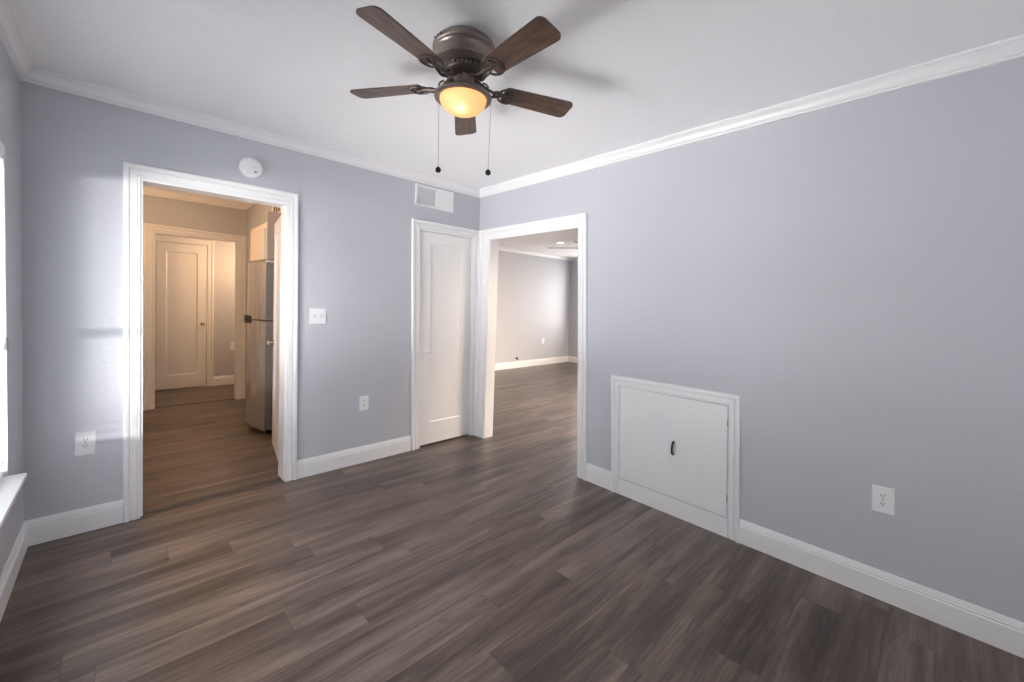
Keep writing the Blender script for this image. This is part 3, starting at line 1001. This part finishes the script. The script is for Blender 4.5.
def ceiling_fan(label, cx, cy, rt, phase, lit=True, k=1.0, zb=2.34, chains=True, rr=.19, wt=.122, wr=.099):
    fan = thing('ceiling_fan', label, 'ceiling fan', (cx, cy, HC))
    dz = zb - HC                      # blade plane
    mb = MB()
    mb.lathe([(.0, -.0005), (.104 * k, -.0005), (.112 * k, -.003), (.124 * k, -.013), (.133 * k, -.024), (.1375 * k, -.034), (.1385 * k, -.042), (.137 * k, -.045), (.133 * k, -.048), (.134 * k, -.051), (.134 * k, -.056),
              (.130 * k, -.060), (.1275 * k, -.064), (.1275 * k, -.096), (.129 * k, -.100), (.127 * k, -.105), (.112 * k, -.113), (.098 * k, -.117), (.0, -.117)], 64)
    hs = mb.build('motor_housing', M_BRONZE, fan, True, 40)
    mb = MB()
    for j in range(3):
        mb.lathe([(.004, .0), (.004, .004), (0, .004)], 8, 'x', (-.1365, -.02 + j * .02, -.0335))
    mb.build('vent_hole', M_SLOT, hs)
    mb = MB()
    mb.lathe([(0, -.1172), (.088 * k, -.1172), (.090 * k, -.122), (.090 * k, -.140), (.084 * k, -.147), (.064 * k, -.152), (0, -.152)], 48)
    rt_ = mb.build('rotor', M_IRON, fan, True, 40)
    mb = MB()
    for j in range(30):
        a = 2 * math.pi * j / 30
        c, s_ = math.cos(a), math.sin(a)
        p0 = Vector((c, s_, 0)) * .0895 * k
        tn = Vector((-s_, c, 0)) * .0042
        mb.prism([(-1, -.138), (1, -.138), (1, -.123), (-1, -.123)], lambda p: tuple(p0 * .99 + tn * p[0] + Vector((0, 0, p[1]))), lambda p: tuple(p0 * 1.03 + tn * p[0] + Vector((0, 0, p[1]))))
    mb.build('cooling_fins', M_BRONZE, rt_)
    mb = MB()
    mb.lathe([(0, -.1522), (.046, -.1522), (.048, -.158), (.044, -.166), (.041, -.194), (.046, -.202), (.052, -.206), (0, -.2062)], 40)
    mb.build('switch_housing', M_BRONZE, fan, True, 40)
    # blades
    proto_b = proto_i = proto_a = None
    for j in range(5):
        if proto_b is None:
            b = proto_b = blade_mesh(rt, rr, wt, wr).build('blade', M_BLADE, fan)
            i_ = proto_i = iron_mesh(rr).build('blade_iron', M_IRON, b, True)
            a_ = proto_a = arm_mesh(rr).build('blade_arm', M_IRON, b, True)
        else:
            b = proto_b.copy()
            C.objects.link(b)
            b.parent = fan
            for pr in (proto_i, proto_a):
                q = pr.copy()
                C.objects.link(q)
                q.parent = b
        ang = R(phase + 72 * j)
        b.location = (0, 0, dz)
        b.rotation_euler = (Matrix.Rotation(ang, 3, 'Z') @ Matrix.Rotation(R(-10.75), 3, 'X')).to_euler()
    # light kit
    mb = MB()
    mb.lathe([(0, -0.2064), (.052, -0.2064), (.062, -0.2100), (.078, -0.2160), (.100, -0.2230), (.117, -0.2300), (.125, -0.2370), (.1265, -0.2420), (.1250, -0.2480), (.119, -0.2510), (.112, -0.2520), (.106, -0.2505), (.1035, -0.2460), (0, -0.2430)], 64)
    mb.build('light_pan', M_BRONZE, fan, True, 40)
    mb = MB()
    pr = []
    for q in range(13):
        a = (math.pi / 2) * q / 12
        pr.append((.1025 * math.cos(a) if q < 12 else 0, -.2495 - .066 * math.sin(a)))
    mb.lathe([(.098, -.2475), (.1025, -.2480)] + pr, 56)
    bowl = mb.build('glass_bowl', M_BOWL if lit else M_PLASTIC, fan, True, 60)
    if lit:
        mb = MB()
        mb.lathe([(0, -.022), (.010, -.020), (.018, -.014), (.021, -.005), (.019, .004), (.012, .013), (.010, .022), (0, .022)], 24, 'Z', (-.030, -.022, -.280))
        mb.build('bulb', M_BULB, bowl, True, 60)
    if chains:
        for dx, dy, zl in ((-.0775, .0665, -.568), (.085, -.083, -.572)):
            mb = MB()
            rr_ = math.hypot(dx, dy)
            mb.tube([(dx * 1.03, dy * 1.03, -.226), (dx * 1.04, dy * 1.04, -.25), (dx, dy, zl + .02)], .0012, 6)
            for z_ in range(0, 30):
                pass
            ch = mb.build('pull_chain', M_CORD, fan, True)
            mb = MB()
            mb.lathe([(0, .013), (.005, .012), (.0115, .004), (.0125, -.003), (.0105, -.009), (.005, -.013), (0, -.0135)], 20, 'Z', (dx, dy, zl + .008))
            mb.build('pull_knob', M_BLACK, ch, True, 60)
    return fan
ceiling_fan('bronze ceiling fan with five brown blades and lit amber bowl, nearest the camera', -1.587, -1.841, .536, -164.2)
ceiling_fan('dark ceiling fan in the next room, its blade tips seen through the wide doorway', 2.92, .68, .73, 125, lit=False, chains=False, zb=2.33)

# recessed light in the lounge ceiling
rl = thing('recessed_light', 'glowing recessed ceiling light in the next room', 'ceiling light', (3.16, 1.56, HC))
mb = MB()
mb.lathe([(.062, -.001), (.088, -.001), (.088, -.006), (.080, -.010), (.066, -.008), (.062, -.001)], 40)
mb.build('trim_ring', M_WHITE, rl, True)
mb = MB()
mb.lathe([(0, -.0035), (.064, -.0035), (.064, -.0015), (0, -.0015)], 40)
mb.build('lens', M_CAN, rl)

# ------------------------------------------------------------------ kitchen: fridge, cupboard, register, lamp
fr = thing('refrigerator', 'stainless steel top freezer refrigerator in the kitchen behind the left doorway', 'refrigerator', (-1.30, 1.47, .008))
def loc(x, y, z):
    return (x + 1.30, y - 1.47, z)
fy0, fy1 = 1.205, 1.795
mb = MB()
mb.box(*[v for v in (-1.585 + 1.30, -.86 + 1.30, fy0 - 1.47 + .006, fy1 - 1.47 - .006, .045, 1.700)], .006, 2)
mb.build('cabinet_body', plain('grey_fridge_side', rgb(120, 116, 113), .4, .3), fr, True)
def bowed(z0, z1):
    mb = MB()
    n = 16
    top = []
    for k in range(n + 1):
        y = fy0 + (fy1 - fy0) * k / n
        u = (k / n) * 2 - 1
        top.append((-1.6785 - .0165 * u - .050 * (1 - abs(u) ** 2.4), y))
    poly = top + [(-1.592, fy1), (-1.592, fy0)]
    mb.prism([(p[0], p[1]) for p in poly], lambda p: loc(p[0], p[1], z0), lambda p: loc(p[0], p[1], z1))
    return mb
fd = bowed(.055, 1.126).build('refrigerator_door', M_STEEL, fr, True, 30)
fz = bowed(1.142, 1.705).build('freezer_door', M_STEEL, fr, True, 30)
for nm, par, z0, z1 in (('door_handle', fd, 1.095, 1.131), ('door_handle', fz, 1.139, 1.170)):
    mb = MB()
    pts = []
    for k in range(9):
        u = k / 8
        y = fy1 - .02 - u * .32
        uu = (y - fy0) / (fy1 - fy0) * 2 - 1
        pts.append((-1.6765 - .0165 * uu - .050 * (1 - abs(uu) ** 2.4), y))
    poly = [(p[0] - .030 * (1 - (k / 8) ** 1.5), p[1]) for k, p in enumerate(pts)] + [(p[0] + .004, p[1]) for p in pts[::-1]]
    mb.prism(poly, lambda p: loc(p[0], p[1], z0), lambda p: loc(p[0], p[1], z1))
    mb.build(nm, M_BLACK, par)
mb = MB()
mb.box(*[v for v in (-1.66 + 1.30, -1.56 + 1.30, fy0 - 1.47 + .005, fy0 - 1.47 + .05, 1.7055, 1.722)], .004, 2)
mb.build('hinge_cap', M_PLASTIC, fr, True)
mb = MB()
mb.box(-1.60 + 1.30, -.88 + 1.30, fy0 - 1.47 + .02, fy1 - 1.47 - .02, .0, .0445)
mb.box(-1.645 + 1.30, -1.60 + 1.30, fy0 - 1.47 + .015, fy1 - 1.47 - .015, .012, .050, .004, 1)
mb.build('toe_grille', M_BLACK, fr)

cab = thing('wall_cupboard', 'small warm lit cupboard on the wall above the refrigerator', 'cupboard', (-1.30, 1.56, 1.735))
cy0, cy1, cz0, cz1, cxf = 1.22, 1.90, 1.738, 2.100, -1.655
M_CAB = plain('cream_cabinet', rgb(224, 214, 200), .4)
mb = MB()
mb.box(cxf + 1.30, -.82 + 1.30, cy0 - 1.56, cy1 - 1.56, cz0 - 1.735, cz1 - 1.735, .002, 1)
mb.build('carcass', M_CAB, cab)
dm = panel_door_mesh(lambda s, z, d: (cxf - .0205 - d + 1.30, s - 1.56, z - 1.735), cy0 + .010, cy0 + .010, cy1 - .075, cy1 - .075, cz0 + .006, cz1 - .055, .006, .006, .006, rec=.004, thick=.019, slope=.004)
cdoor = dm.build('door', M_CAB, cab)
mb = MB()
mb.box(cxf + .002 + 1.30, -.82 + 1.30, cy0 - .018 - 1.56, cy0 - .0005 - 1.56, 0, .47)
mb.build('side_panel', plain('shaded_side_tone', rgb(176, 158, 144), .5), cab)  # dim warm shade on the cupboard's near side, put into the panel colour
mb = MB()
mb.box(cxf - .012 + 1.30, cxf - .0005 + 1.30, cy1 - .070 - 1.56, cy1 - .062 - 1.56, .02, .075)
mb.build('hinge', M_BRASS, cdoor)

vr = thing('air_vent', 'small register high on the kitchen wall above the refrigerator', 'vent', (KX1, 1.62, 2.31))
mb = MB()
mb.box(-.014, 0, -.28, .13, -.065, .065, .004, 1)
mb.build('frame', M_CAB, vr)
mb = MB()
for k in range(3):
    mb.box(-.0160, -.0142, -.20 + k * .09, -.15 + k * .09, -.045, .045)
mb.build('slots', M_SLOT, vr)

kl = thing('ceiling_light', 'glowing ceiling light just inside the kitchen doorway head', 'ceiling light', (-2.40, 2.50, KH))
mb = MB()
mb.lathe([(0, 0), (.10, -.0005), (.10, -.018), (.07, -.022), (0, -.022)], 36)
mb.build('canopy', M_BRASS, kl, True)
mb = MB()
mb.lathe([(.068, -.0225), (.080, -.030), (.078, -.048), (.055, -.066), (.02, -.075), (0, -.076)], 36)
mb.build('glass_dome', M_DOME, kl, True)
mb = MB()
mb.lathe([(0, -.0765), (.008, -.078), (.009, -.085), (.005, -.094), (0, -.097)], 16)
mb.build('finial', M_BRASS, kl, True)
light('kitchen_lamp', 'POINT', (-2.80, 1.55, 2.20), 30, (1.0, 0.60, 0.29), 0.10)
light('hall_lamp', 'POINT', (-1.20, 3.62, 1.85), 21, (1.0, 0.64, 0.35), 0.08)
